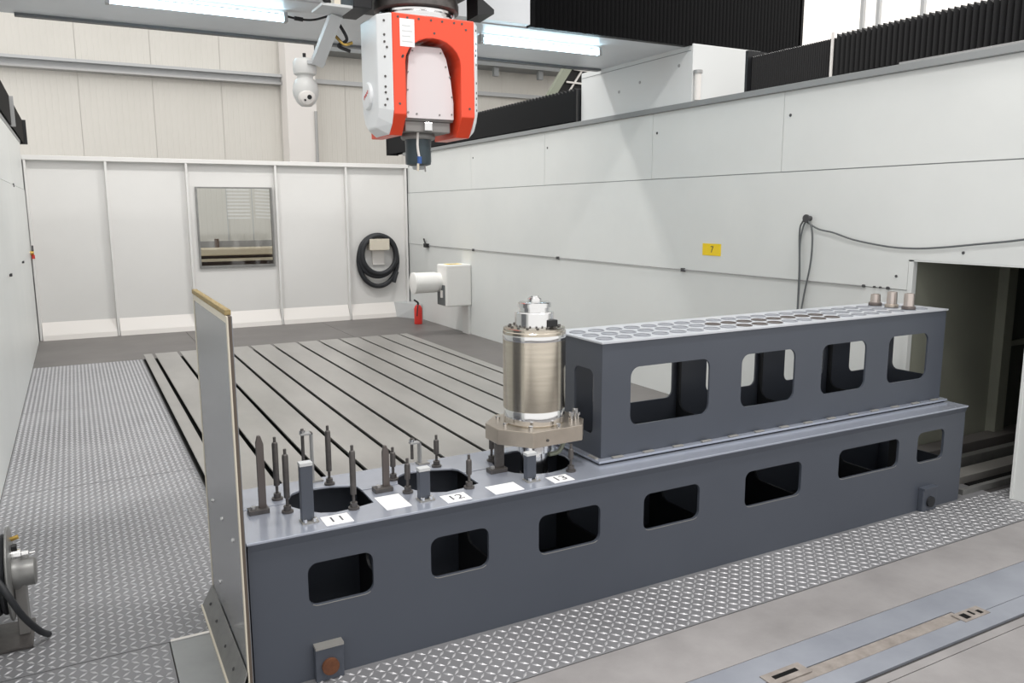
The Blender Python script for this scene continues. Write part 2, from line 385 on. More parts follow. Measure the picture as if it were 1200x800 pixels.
# machinery seen through the window
mb = empty('machine_bed', (3.6, 21.6, 0)); tag(mb, 'tan machine bed seen low through the window', 'machine')
B().box(1.6, 4.75, 21.3, 22.0, 1.50, 1.68).build('beam', 'tan_machine', mb, .03); B().box(1.6, 4.9, 21.2, 22.1, 1.36, 1.42).build('bed', 'tan_machine', mb)
B().box(1.6, 4.6, 21.5, 21.9, 1.42, 1.50).build('gap_filler', 'brown_machine', mb); B().box(1.6, 4.9, 21.3, 22.0, 0, 1.36).build('base', 'brown_machine', mb)
B().box(1.6, 5.2, 22.05, 22.1, 1.42, 1.84).build('back_panel', 'grey_machine', mb); B().box(3.2, 3.3, 21.98, 22.05, 1.62, 1.9).build('bracket', 'brown_machine', mb)
lv = empty('glass_reflection', (4.3, 23.2, 2)); tag(lv, 'bright bars standing in for reflections on the window glass', 'reflection')  # bars added behind the pane to imitate lamp reflections on its glass
for k in range(9):
    z = 2.42+k*.095
    B().bar((3.75, 23.2, z), (4.35, 23.2, z), .02, .04).build('reflection_bar', 'paper', lv)
    B().bar((4.5, 23.2, z+.02), (4.95, 23.2, z-.01), .02, .035).build('reflection_bar', 'paper', lv)
for x in (3.75, 4.42, 4.95): B().box(x-.012, x+.012, 23.22, 23.24, 0, 3.4).build('reflection_upright', 'hall_grey', lv)

# ---------------------------------------------------------------- unseen hall lamps, added above the cell for soft directional light
for i, (x, y, z) in enumerate(ADDED_LAMPS):
    h = empty('added_hall_lamp', (x, y, z)); tag(h, 'unseen flat white hall lamp added far above the cell', 'lamp', 'unseen lamps added to the hall')
    B().box(x-.9, x+.9, y-.35, y+.35, z, z+.12).build('housing', 'hall_white', h, .01)
    B().box(x-.86, x+.86, y-.31, y+.31, z-.012, z-.002).build('diffuser', 'lamp_glow', h)
    ld = bpy.data.lights.new('lamp_light', 'AREA'); ld.shape = 'RECTANGLE'; ld.size = 1.8; ld.size_y = .7; ld.energy = LAMP_W; ld.color = (1, .98, .95)
    lo = bpy.data.objects.new('lamp_light', ld); COL.objects.link(lo); lo.parent = h; lo.location = (0, 0, -.03)

# ================================================================== GANTRY
g = empty('gantry', (3.3, 9.6, 4.0)); tag(g, 'large grey overhead gantry beam spanning the cell from wall to wall', 'gantry')
GZ = 4.72
B().box(-1.1, 8.6, 8.66, 10.6, GZ, 6.3).build('cross_beam', 'gantry_grey', g, .01)
B().box(-.37, 7.26, 10.52, 10.62, GZ-.03, GZ-.002).build('rear_lip', 'lip_grey', g)
B().box(XR-.0, XR+1.2, 8.48, 11.12, 4.002, GZ+.02).build('end_truck', 'gantry_white', g, .006)
B().box(XR-.006, XR, 8.52, 11.1, GZ-.065, GZ-.058).build('seam_strip', 'ledge_grey', g)
for y, z in ((8.75,4.5),(9.6,4.4),(10.1,4.33)): B().cyl((XR,y,z), (XR-.006,y,z), .022, n=10).build('screw', 'conduit', g)
B().cyl((XR+.05, 8.43, 4.02), (XR+.05, 8.43, 4.36), .045, n=12).build('riser_pipe', 'hall_white', g); B().cyl((XR+.05, 8.43, 4.36), (XR+.05, 8.43, 4.40), .06, n=12).build('pipe_cap', 'conduit', g)
B().box(XL-1.1, XL-.02, 8.48, 11.12, 4.002, GZ-.002).build('end_truck', 'gantry_white', g, .006)
# saddle plate and ram
B().box(1.2, 4.86, 8.50, 8.655, GZ+.01, 6.3).build('saddle_plate', 'gantry_grey', g)
B().box(2.55, 3.55, 7.0, 8.49, 4.62, 6.3).build('ram', 'black_plastic', g, .02)
B().lathe((3.03, 7.47, 4.425), (0,0,1), [(.34,0),(.40,.02),(.40,.08),(.36,.2)], 40).build('ram_flange', 'dark_steel', g)
# front bellows of the beam
def pleats(n, pitch, amp, fn, z0, z1):
    vs = []; fs = []
    for i in range(2*n+1):
        u = i*pitch/2; d = amp if i % 2 else 0
        vs += [fn(u, d, z0), fn(u, d, z1)]
    for i in range(2*n): fs.append((2*i, 2*i+2, 2*i+3, 2*i+1))
    return B().add(vs, fs)
bw = empty('bellows_cover', (7, 8.5, GZ)); tag(bw, 'tall black pleated bellows hanging on the gantry front right of the head', 'bellows')
B().box(4.90, 9.26, 8.56, 8.655, GZ+.0, 6.3).build('backing', 'bellows_black', bw)
pleats(70, 4.36/70, .055, lambda u, d, z: (4.90+u, 8.555-d, z), GZ-.005, 6.3).build('pleat_sheet', 'bellows_black', bw)
B().box(9.26, 9.30, 8.49, 8.66, GZ-.01, 6.3).build('end_frame', 'bellows_black', bw)

# way covers on the side walls
def waycover(name, lab, x, y0, y1, pitch, amp, side, base=4.002, z1=4.46, post=None):
    e = empty(name, (x, (y0+y1)/2, base)); tag(e, lab, 'bellows', 'pleated way covers on the wall tops')
    n = max(2, int((y1-y0)/pitch)); p = (y1-y0)/n; vs = []; fs = []
    for i in range(2*n+1):
        y = y0+i*p/2; d = amp if i % 2 else 0
        vs += [(x+side*(.06-d), y, base+.02), (x+side*(.06-d), y, z1-.045+d), (x+side*(.30), y, z1-.045+d), (x+side*.30, y, base+.02)]
    for i in range(2*n):
        for k in range(3): fs.append((4*i+k, 4*i+4+k, 4*i+5+k, 4*i+1+k))
    B().add(vs, fs).build('pleat_sheet', 'bellows_black', e)
    return e
e = waycover('way_cover', 'black pleated way cover on the right wall near the camera, toothed top edge', XR, 2.7, 6.25, .062, .038, 1, z1=4.455)
B().box(XR-.006, XR+.014, 6.245, 6.268, 4.002, 4.465).build('end_post', 'hall_white', e)
B().box(XR-.04, XR+.02, 4.2, 5.4, 4.002, 4.02).build('guide_rail', 'conduit', e)
e = waycover('way_cover', 'short flat black way cover between white post and gantry on the right wall', XR, 6.252, 7.48, .03, .012, 1, z1=4.45)
B().box(XR-.01, XR+.30, 7.48, 7.52, 4.002, 4.485).build('end_frame', 'black_plastic', e)
e = waycover('way_cover', 'black pleated way cover on the right wall behind the gantry', XR-.06, 11.2, 20.05, .11, .055, 1, z1=4.52)
B().box(XR-.06, XR+.25, 20.05, 20.1, 4.002, 4.5).build('end_frame', 'black_plastic', e); B().box(XR-.05, XR+.25, 11.14, 11.19, 4.002, 4.5).build('end_frame', 'black_plastic', e)
e = waycover('way_cover', 'black way cover along the top of the left wall', XL+.07, 11.2, 20.05, .11, .02, -1, z1=4.52)
B().box(XL-.2, XL+.09, 20.05, 20.1, 4.002, 4.5).build('end_frame', 'black_plastic', e); B().box(XL-.2, XL+.085, 16.0, 16.015, 4.002, 4.49).build('seam_post', 'conduit', e)

# fluorescent lights under the beam
def tube_light(name, lab, x0, x1, y):
    e = empty(name, ((x0+x1)/2, y, GZ)); tag(e, lab, 'light', 'fluorescent lights under the gantry beam')
    B().box(x0, x1, y-.014, y+.014, GZ-.03, GZ-.002).build('housing', 'hall_white', e, .004)
    B().cyl((x0+.04, y, GZ-.085), (x1-.04, y, GZ-.085), .035, n=14).build('tube', 'tube_glass', e)
    for x in (x0, x1-.04): B().box(x, x+.04, y-.045, y+.045, GZ-.128, GZ-.025).build('end_cap', 'conduit', e, .004)
    return e
tube_light('fluorescent_light', 'lit fluorescent tube under the beam right of the red head', 4.50, 6.26, 9.1)
e = tube_light('fluorescent_light', 'lit fluorescent tube under the beam left of the red head', .45, 2.20, 9.1)
B().tube(smooth_path([(2.2, 9.1, GZ-.06), (2.35, 9.1, GZ-.075), (2.5, 9.05, GZ-.07), (2.7, 8.9, GZ-.01)]), .012).build('supply_cable', 'black_plastic', e); B().cyl((2.28,9.1,GZ-.07),(2.37,9.1,GZ-.075),.022).build('plug', 'black_plastic', e)

# ================================================================== MILLING HEAD
HX, HY0 = 3.05, 7.1
hd = empty('milling_head', (3.03, 7.47, 3.28)); tag(hd, 'red and white fork milling head hanging from the gantry ram', 'milling head')
# red fork: front plate with an arch open at the bottom
FX0, FX1, FZ0, FZ1 = 2.645, 3.455, 3.29, 4.345
ax0, ax1, az = 2.765, 3.315, 4.155
arch = []
for i in range(13):
    a = PI*i/12; arch.append(((ax0+ax1)/2+(ax1-ax0)/2*math.cos(a), 3.93+(az-3.93)*math.sin(a)))
outer = [(FX0,FZ0),(ax0,FZ0)]+[p for p in reversed(arch)]+[(ax1,FZ0),(FX1,FZ0),(FX1,FZ1),(FX0,FZ1)]
b = B().plate(outer, [], XZ, HY0, HY0+.66)
o = b.build('fork', 'red_paint', hd)
bm = bmesh.new(); bm.from_mesh(o.data)
bmesh.ops.bisect_plane(bm, geom=bm.verts[:]+bm.edges[:]+bm.faces[:], plane_co=(0,0,3.47), plane_no=(0,0,1))
for v in bm.verts:
    if v.co.z < 3.469 and v.co.y < HY0+.1: v.co.y += (3.47-v.co.z)*.75
bm.to_mesh(o.data); bm.free()
md = o.modifiers.new('bevel', 'BEVEL'); md.width = .008; md.segments = 2; md.limit_method = 'ANGLE'; md.angle_limit = .5
# white side covers with a bevelled front strip
def ear(side):
    xi = FX0 if side < 0 else FX1; xo = xi+side*.10
    yi0, yi1 = HY0, HY0+.66; P = []; Q = []
    zb, zt = FZ0, FZ1
    P = [(yi0, zt), (yi0, 3.50), (yi0+.05, 3.38), (yi0+.14, zb), (yi1-.16, zb), (yi1-.05, 3.36), (yi1, 3.52), (yi1, zt)]
    Q = [(yi0+.14, zt), (yi0+.14, 3.53), (yi0+.17, 3.45), (yi0+.23, zb+.07), (yi1-.2, zb+.07), (yi1-.12, 3.42), (yi1-.07, 3.54), (yi1-.07, zt)]
    vs = [(xi, y, z) for y, z in P]+[(xo, y, z) for y, z in Q]; n = len(P)
    fs = [tuple(range(n)), tuple(range(2*n-1, n-1, -1))]+[(i, (i+1) % n, n+(i+1) % n, n+i) for i in range(n)]
    e = B().add(vs, fs).build('side_cover', 'head_white', hd, .012)
    # screw heads in the bevelled strip
    sb = B(); nrm = Vector((side*.14, -.10, 0)).normalized()
    for t, z in ((.5,4.28),(.5,4.16),(.5,4.10),(.35,4.05),(.5,3.97),(.5,3.80),(.5,3.71),(.5,3.66),(.4,3.60),(.55,3.55)):
        p = Vector((xi+side*.10*t, HY0+.14*t, z)); sb.cyl(p-nrm*.004, p+nrm*.006, .011, n=8)
    sb.build('screw_heads', 'dark_steel', e)
    return e
el = ear(-1); ear(1)
# round cap with the maker's red mark on the left cover
cpx = FX0-.10
cp = B().lathe((cpx+.002, 7.50, 3.66), (-1,0,0), [(.125,0),(.125,.015),(.115,.03)], 28).build('round_cap', 'head_white', hd)
for k, (dy, dz, l) in enumerate(((.05,-.02,.03),(.02,-.005,.026),(-.012,.006,.03),(-.045,.022,.026))):
    B().bar((cpx-.0295, 7.50+dy, 3.67+dz-l*.6), (cpx-.0295, 7.50+dy-.012, 3.67+dz+l*.6), .012, .003, (1,0,0)).build('logo_stroke', 'print_red', cp)
# sticker
st = B().box(2.715, 2.855, HY0-.003, HY0, 4.06, 4.30).build('sticker', 'paper', hd)
for k in range(4): B().box(2.735, 2.835-.02*(k % 2), HY0-.0042, HY0-.003, 4.10+k*.045, 4.108+k*.045).build('print_line', 'hall_grey', st)
sb = B()
for x, z in ((2.70,4.33),(2.79,4.33),(2.9,4.33),(3.02,4.33),(3.13,4.33),(3.25,4.33),(3.33,4.33),(3.05,4.22),(2.735,3.99),(2.70,3.58),(3.40,3.57),(2.74,4.0),(3.37,4.28)):
    sb.cyl((x, HY0+.003, z-.02), (x, HY0-.004, z-.02), .011, n=8)
sb.build('screw_heads', 'dark_steel', hd)
# swivel housing with its pale cover plate
def trap(inset, zt, zb):
    pts = [(2.79+inset, zb), (3.29-inset, zb)]
    pts += [(3.29-inset, 3.60), (3.265-inset, 3.80), (3.215-inset*.5, 4.0), (3.165-inset*.5, zt)]
    pts += [(2.865+inset*.5, zt), (2.825+inset*.5, 4.0), (2.80+inset, 3.80), (2.79+inset, 3.60)]
    return pts
B().plate(trap(0, 4.11, 3.43), [], XZ, HY0+.13, HY0+.60).build('swivel_housing', 'cast_grey', hd, .01)
cv = B().plate(trap(.012, 4.095, 3.45), [], XZ, HY0+.095, HY0+.13).build('cover_plate', 'head_cover', hd, .006)
sb = B()
for x, z in ((2.87,4.05),(3.15,4.05),(2.82,3.86),(2.815,3.70),(2.815,3.5),(2.9,3.49),(3.13,3.49),(3.255,3.5),(3.26,3.66),(3.24,3.84),(3.2,3.93)):
    sb.cyl((x, HY0+.097, z), (x, HY0+.09, z), .009, n=8)
sb.build('screw_heads', 'cast_grey', cv)
B().box(2.80, 3.26, HY0+.14, HY0+.56, 3.33, 3.43).build('spindle_block', 'cast_grey', hd, .01)
B().box(2.98, 3.06, HY0+.10, HY0+.15, 3.34, 3.42).build('coolant_block', 'bright_steel', hd, .006)
B().lathe((3.01, 7.45, 3.275), (0,0,1), [(.155,0),(.165,.015),(.165,.035),(.14,.07)], 32).build('spindle_flange', 'cast_grey', hd)
B().lathe((3.01, 7.45, 3.03), (0,0,1), [(.08,0),(.118,.012),(.124,.04),(.124,.20),(.128,.245)], 32).build('tool_sleeve', 'nose_dark', hd)
B().lathe((3.01, 7.45, 2.995), (0,0,1), [(.05,0),(.06,.01),(.06,.036)], 20).build('tool_tip', 'hall_grey', hd)
B().tube(smooth_path([(2.95, 7.30, 3.34), (2.945, 7.305, 3.22), (2.955, 7.31, 3.14), (2.965, 7.31, 3.10)]), .012).build('hose', 'hall_white', hd)
B().cyl((2.965, 7.31, 3.11), (2.965, 7.31, 3.045), .022, n=12).build('hose_fitting', 'blue_fit', hd)
B().cyl((2.95, 7.31, 3.045), (2.945, 7.31, 2.975), .012, n=8).build('nozzle', 'beige_edge', hd); B().cyl((3.03, 7.34, 3.03), (3.035, 7.34, 2.97), .008, n=8).build('nozzle', 'cast_grey', hd)
# turntable ring on top
B().lathe((3.03, 7.47, FZ1), (0,0,1), [(.37,0),(.37,.02),(.345,.03),(.345,.05),(.36,.06),(.36,.078)], 44).build('turntable_ring', 'bright_steel', hd)
# bracket left of the ram that carries the camera arm
cb = empty('camera_bracket', (2.3, 7.6, 4.4)); tag(cb, 'pale bent bracket with cables left of the ram, carrying the dome camera', 'bracket')
B().box(2.08, 2.36, 7.32, 7.66, 4.385, 4.41).build('shelf', 'hall_grey', cb, .004); B().box(2.20, 2.26, 7.35, 7.6, 4.41, 4.9).build('upright', 'beige_edge', cb, .004)
B().bar((2.30, 7.62, 4.40), (2.19, 7.95, 4.0), .11, .11, (0,1,0)).build('arm', 'hall_grey', cb)
B().box(2.09, 2.26, 7.91, 8.0, 3.985, 4.015).build('arm_foot', 'hall_grey', cb)
B().tube(smooth_path([(2.12,7.33,4.9),(2.15,7.30,4.6),(2.10,7.31,4.44),(2.16,7.36,4.43)]), .02).build('cable', 'black_plastic', cb); B().tube(smooth_path([(2.16,7.33,4.9),(2.19,7.30,4.6),(2.15,7.31,4.45)]), .014).build('cable', 'hall_grey', cb)
B().box(2.37, 2.545, 7.32, 7.8, 4.40, 4.9).build('cable_box', 'black_plastic', cb, .01)
B().tube(smooth_path([(2.35,7.75,4.35),(2.42,7.72,4.2),(2.36,7.8,4.15),(2.46,7.75,4.1)]), .016).build('cable', 'black_plastic', cb); B().tube(smooth_path([(2.32,7.8,4.25),(2.40,7.75,4.16),(2.48,7.75,4.18)]), .015).build('cable', 'brass', cb)
B().add([(3.52,7.15,4.42),(3.72,7.2,4.46),(3.64,7.35,4.40),(3.50,7.35,4.40),(3.52,7.15,4.60),(3.72,7.2,4.50),(3.64,7.35,4.60),(3.50,7.35,4.60)], [(0,1,2,3),(4,5,6,7),(0,1,5,4),(1,2,6,5),(2,3,7,6),(3,0,4,7)]).build('ram_guard', 'black_plastic', g)
# dome camera
dc = empty('dome_camera', (2.10, 8.05, 3.6)); tag(dc, 'white dome security camera hanging left of the red milling head', 'camera')
cx, cy = 2.095, 8.05
B().lathe((cx, cy, 3.895), (0,0,1), [(.09,0),(.105,.01),(.112,.04),(.112,.12),(.09,.15),(.03,.165)], 28).build('mount_cap', 'dome_white', dc)
B().lathe((cx, cy, 3.86), (0,0,1), [(.075,0),(.075,.04)], 24).build('neck', 'dome_white', dc)
b = B().lathe((cx, cy, 3.60), (0,0,1), [(.001,0),(.05,.006),(.085,.035),(.118,.10),(.124,.15),(.118,.20),(.10,.245),(.07,.27)], 30); b.build('body', 'dome_white', dc)
nv = Vector((-.15,-1,-.25)).normalized(); c0 = Vector((cx,cy,3.70))
B().lathe(c0+nv*.05, nv, [(.085,0),(.08,.04),(.06,.07),(.02,.083)], 26).build('camera_ball', 'hall_white', dc)
B().cyl(c0+nv*.125+Vector((.02,0,.01)), c0+nv*.14+Vector((.02,0,.01)), .022, n=14).build('lens', 'black_plastic', dc); B().cyl(c0+nv*.12+Vector((-.022,0,-.02)), c0+nv*.137+Vector((-.022,0,-.02)), .010, n=10).build('sensor_eye', 'black_plastic', dc)
B().bar((cx+.06, cy, 4.0), (2.20, 7.96, 3.995), .03, .03).build('side_arm', 'dome_white', dc); B().cyl((cx,cy,4.055),(cx,cy,4.10),.016,n=10).build('cable_gland', 'black_plastic', dc)

# ================================================================== T-SLOT TABLE
TZ = .10
tb = empty('slotted_table', (3.4, 10.8, 0)); tag(tb, 'large grey cast clamping table with parallel black T-slots', 'clamping table')
TY0, TY1, TX0, TX1 = 6.3, 15.45, .93, 5.90
B().box(TX0, TX1, TY0, TY1, -.0, .01).build('base', 'slot_dark', tb)  # black sheet puts the shade of the undercut slots into the colour
slots = [1.09+.413*k for k in range(6)]+[3.63+.416*k for k in range(6)]; sw = .025
edges = [TX0]+[s for c in slots for s in (c-sw, c+sw)]+[TX1]
for k in range(0, len(edges), 2):
    a, c = edges[k], edges[k+1]
    b = B()
    b.box(a, c, TY0, TY1, TZ-.018, TZ).box(a+.05, c-.05, TY0, TY1, .01, TZ-.018).build('land', 'table_steel', tb, .003)

# ================================================================== BENCH (lower box)
BX0, BX1, BY0, BY1, BZ = .675, 6.86, 4.17, 5.04, .877
bn = empty('tool_bench', (3.7, 4.6, 0)); tag(bn, 'long slate-grey steel tool bench with rounded cut-outs along its front', 'bench')
wins = [(.98,1.364,.432,.69), (1.71,2.106,.425,.688), (2.452,2.936,.415,.685), (3.286,3.794,.412,.682), (4.224,4.822,.405,.688), (5.232,5.98,.45,.703), (6.215,6.587,.432,.71)]
B().plate(rect(BX0, BX1, .0, .862), [rrect(a,c,d,e,.06) for a,c,d,e in wins], XZ, BY0+.012, BY0+.030).build('front_panel', 'slate', bn)
for a,c,d,e in wins:
    lp = rrect(a,c,d,e,.06); b = B().plate(rrect(a-.0,c+.0,d,e,.06), [rrect(a+.005,c-.005,d+.005,e-.005,.055)], XZ, BY0+.0122, BY0+.034); b.build('window_edge', 'slate', bn)
    ol = sorted(q for q in rrect(a,c,d,e,.06) if q[1] < d+.022); il = sorted(((u, v) for u, v in rrect(a+.004,c-.004,d+.004,e-.004,.056) if v < d+.024), reverse=True)
    B().plate(ol+il, [], XZ, BY0+.0105, BY0+.036).build('lit_bare_lip', 'edge_bare', bn)  # bare edge on the up-facing side only; its light is put into the colour
B().plate(rect(BX0, BX1, .0, .862), [rrect(5.35,6.05,.40,.72,.06), rrect(6.25,6.78,.38,.74,.06)], XZ, BY1-.03, BY1-.01).build('back_panel', 'slate', bn)
B().plate(rect(BY0+.032, BY1-.032, 0, .83), [rrect(4.35,4.85,.3,.7,.06)], YZ, BX0, BX0+.02).build('end_panel', 'slate', bn)
B().plate(rect(BY0+.032, BY1-.032, 0, .83), [rrect(4.30,4.92,.36,.77,.06)], YZ, BX1-.02, BX1).build('end_panel', 'slate', bn)
for x in (1.53, 2.27, 3.1, 4.0, 5.02, 6.09):
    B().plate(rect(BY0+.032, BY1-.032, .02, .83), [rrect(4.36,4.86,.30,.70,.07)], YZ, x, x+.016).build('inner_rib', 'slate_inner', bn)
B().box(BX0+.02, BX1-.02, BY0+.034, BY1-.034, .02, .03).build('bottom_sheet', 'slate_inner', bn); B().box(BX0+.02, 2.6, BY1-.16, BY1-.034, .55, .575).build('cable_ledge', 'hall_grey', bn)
# top plate in two strips with the station holes between them
def hole(dx): return ([(1.0+dx,4.66),(1.01+dx,4.59),(1.06+dx,4.50),(1.13+dx,4.42),(1.21+dx,4.385),(1.33+dx,4.40),(1.455+dx,4.43),(1.46+dx,4.66)],
                      [(1.0+dx,4.673),(1.02+dx,4.74),(1.06+dx,4.82),(1.12+dx,4.86),(1.3+dx,4.84),(1.43+dx,4.79),(1.455+dx,4.75),(1.46+dx,4.673)])
h1l, h1u = hole(0); h2l, h2u = hole(.70)
SX, SY = 2.675, 4.62
h3l = [(SX-.27*math.cos(t), SY+.04-.27*math.sin(t)) for t in [PI*i/10 for i in range(11)]]
h3u = [(x, 2*(SY+.0435)-y+.001) for x, y in h3l]
lo = [(BX0-.008,BY0-.008),(BX1+.008,BY0-.008),(BX1+.008,4.66)]+h3l[::-1]+h2l[::-1]+h1l[::-1]+[(BX0-.008,4.66)]
up = [(BX0-.008,4.673)]+h1u+h2u+h3u+[(BX1+.008,4.673),(BX1+.008,BY1),(BX0-.008,BY1)]
B().plate(lo, [], XY, .8625, BZ).build('top_plate', 'slate_top_sheen', bn, .003); B().plate(up, [], XY, .8625, BZ).build('top_plate', 'slate_top_sheen', bn, .003)
b = B().add([(x, y, z) for x in (BX0, BX1) for y, z in ((BY0-.004,.862),(BY0+.0118,.862),(BY0+.0118,.818))], [(0,1,2),(5,4,3),(0,3,4,1),(1,4,5,2),(2,5,3,0)]); b.build('shade_wedge', 'slate', bn)  # wedge added so its down-facing side makes a darker band
# feet blocks with rusty jacking screws
for x0, x1, m in ((.995,1.155,'rust'), (6.285,6.475,'slate_inner')):
    f = B().box(x0, x1, BY0-.035, BY0+.012, .0, .195).build('foot_block', 'slate', bn, .004)
    B().box(x0, x1, BY0-.045, BY0+.012, .196, .212).build('foot_cap', 'edge_bare' if x0 < 2 else 'slate', f)
    xc = (x0+x1)/2; B().cyl((xc, BY0-.034, .085), (xc, BY0-.055, .085), .048, n=20).build('jack_screw', m, f)
# posts
def rod(x, y, z1, nm='support_rod'):
    r = B().lathe((x, y, BZ+.035), (0,0,1), [(.009,0),(.009,.05),(.018,.055),(.018,z1-BZ-.035-.045),(.016,z1-BZ-.035-.035),(.009,z1-BZ-.035-.03),(.009,z1-BZ-.035)], 14).build(nm, 'dark_steel', bn)
    B().lathe((x, y, BZ), (0,0,1), [(.034,0),(.034,.012),(.022,.014),(.022,.04)], 12).build('foot_nut', 'dark_steel', r)
for x, y, z in ((.96,4.76,1.267),(.965,4.517,1.257),(1.313,4.875,1.263),(1.319,4.385,1.262), (1.70,4.76,1.095),(1.695,4.487,1.097),(2.054,4.875,1.099),(2.064,4.38,1.095), (2.437,4.80,1.065),(2.80,4.345,1.065),(2.82,4.90,1.065)): rod(x, y, z)
def flatpost(x, y, z1, m='rod_brown', wd=.021):
    r = B().plate(([(x-wd,BZ+.02),(x+wd,BZ+.02),(x+wd,z1-.05),(x+wd*.3,z1),(x-wd*.5,z1),(x-wd,z1-.04)] if wd < .03 else rect(x-wd, x+wd, BZ+.02, z1)), [], XZ, y-.012, y+.012).build('flat_post', m, bn, .003)
    B().box(x-.085, x+wd+.01, y-.045, y+.03, BZ, BZ+.028).build('foot_plate', 'dark_steel', r, .003); B().cyl((x-.055,y-.01,BZ+.028),(x-.055,y-.01,BZ+.042),.016,n=6).build('bolt', 'conduit', r)
flatpost(.842, 4.60, 1.332); flatpost(1.595, 4.60, 1.165); flatpost(2.385, 4.585, 1.074, 'dark_steel', .032)
def sqpost(x, y, z1):
    r = B().box(x-.034, x+.034, y-.024, y+.024, BZ+.012, z1-.02).build('square_post', 'slate', bn, .003)
    B().box(x-.036, x+.036, y-.026, y+.026, z1-.02, z1).build('cap_pad', 'hall_grey', r, .002)
    B().box(x-.04, x+.055, y-.045, y+.03, BZ, BZ+.010).build('foot_plate', 'edge_bare', r)
    for dx in (-.02, .03): B().cyl((x+dx, y-.036, BZ+.01), (x+dx, y-.036, BZ+.03), .013, n=6).build('bolt', 'bright_steel', r)
sqpost(1.03, 4.32, 1.226); sqpost(1.735, 4.325, 1.081); sqpost(2.47, 4.32, 1.067)
def angle_post(x, y, z1):
    r = B().box(x-.006, x+.006, y-.025, y+.025, BZ+.01, z1).box(x-.07, x+.006, y-.025, y+.025, z1-.012, z1).build('angle_post', 'conduit', bn, .002)
    B().cyl((x-.055, y, z1-.20 if z1 > 1.1 else z1-.12), (x-.055, y, z1+.028), .011, n=10).build('gauge_pin', 'dark_steel', r); B().cyl((x-.055, y, z1), (x-.055, y, z1+.02), .02, n=10).build('pin_nut', 'bright_steel', r)
    B().box(x-.02, x+.06, y-.035, y+.03, BZ, BZ+.01).build('foot_plate', 'edge_bare', r)
angle_post(1.235, 4.985, 1.205); angle_post(1.975, 4.985, 1.04)
# cards: three printed with the station number, two blank
def card(x0, x1, y0, y1, txt=None):
    c = B().box(x0, x1, y0, y1, BZ, BZ+.0025).build('number_card' if txt else 'blank_card', 'paper', bn)
    if txt: text(txt, .105, 'print_grey', 'printed_number', c, ((x0+x1)/2, (y0+y1)/2, BZ+.0033), (0,0,0))
card(1.105,1.262,4.20,4.34,'11'); card(1.48,1.635,4.265,4.495); card(1.838,1.998,4.197,4.325,'12'); card(2.155,2.357,4.19,4.34); card(2.58,2.732,4.19,4.31,'13')
B().box(1.10, 1.22, 4.345, 4.43, BZ-.06, BZ-.05).build('white_pad', 'paper', bn)

# ================================================================== RACK (upper box with holes)
UX0, UX1, UY0, UY1, UZ = 3.08, 6.80, 4.40, 5.02, 1.72
rk = empty('tool_rack', (4.95, 4.7, BZ)); tag(rk, 'slate-grey box rack with a perforated top, standing on the bench', 'rack')
fw = [(3.323,4.043,1.108,1.524),(4.36,4.928,1.11,1.52),(5.232,5.764,1.112,1.52),(6.048,6.575,1.115,1.523)]
bwn = [(3.42,4.20,1.09,1.55),(4.56,5.12,1.09,1.55),(5.47,5.97,1.09,1.55),(6.32,6.70,1.09,1.55)]
B().plate(rect(UX0, UX1, BZ+.03, UZ-.012), [rrect(*q,.07) for q in fw], XZ, UY0, UY0+.016).build('front_panel', 'slate', rk)
B().plate(rect(UX0, UX1, BZ+.03, UZ-.012), [rrect(*q,.06) for q in bwn], XZ, UY1-.016, UY1).build('back_panel', 'slate', rk)
B().plate(rect(UY0+.016, UY1-.016, BZ+.03, UZ-.012), [rrect(4.505,4.745,1.05,1.51,.05)], YZ, UX0, UX0+.016).build('end_panel', 'slate', rk)
B().plate(rect(UY0+.016, UY1-.016, BZ+.03, UZ-.012), [rrect(4.52,4.9,1.1,1.5,.06)], YZ, UX1-.016, UX1).build('end_panel', 'slate', rk)
for x in (4.25, 5.16, 6.03):
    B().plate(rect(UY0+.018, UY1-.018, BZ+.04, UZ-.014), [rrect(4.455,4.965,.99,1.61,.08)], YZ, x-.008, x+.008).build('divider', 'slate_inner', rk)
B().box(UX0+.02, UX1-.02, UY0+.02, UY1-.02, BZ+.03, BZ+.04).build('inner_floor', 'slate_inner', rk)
# base flange with bolts
b = B().plate(rect(UX0-.05, UX1+.04, UY0-.055, UY1), [rect(UX0+.03, UX1-.03, UY0+.03, UY1-.03)], XY, BZ+.012, BZ+.028); b.build('base_flange', 'slate_top_sheen', rk, .002)
B().box(UX0-.03, UX1+.02, UY0-.035, UY1-.0, BZ, BZ+.012).build('shim', 'slot_dark', rk)
s = B().box(-.045, .045, -.014, .014, 0, .009).build('clip', 'edge_bare', rk, loc=(UX0+.12-4.95, UY0-.03-4.7, .029), bevel=.003)
for k in range(1, 14): share(s, 'clip', rk, (UX0+.12+k*.268-4.95, UY0-.03-4.7, .029))
B().box(UX0-.045, UX0-.02, UY0, UY0+.10, BZ+.028, BZ+.036).build('clip', 'edge_bare', rk)
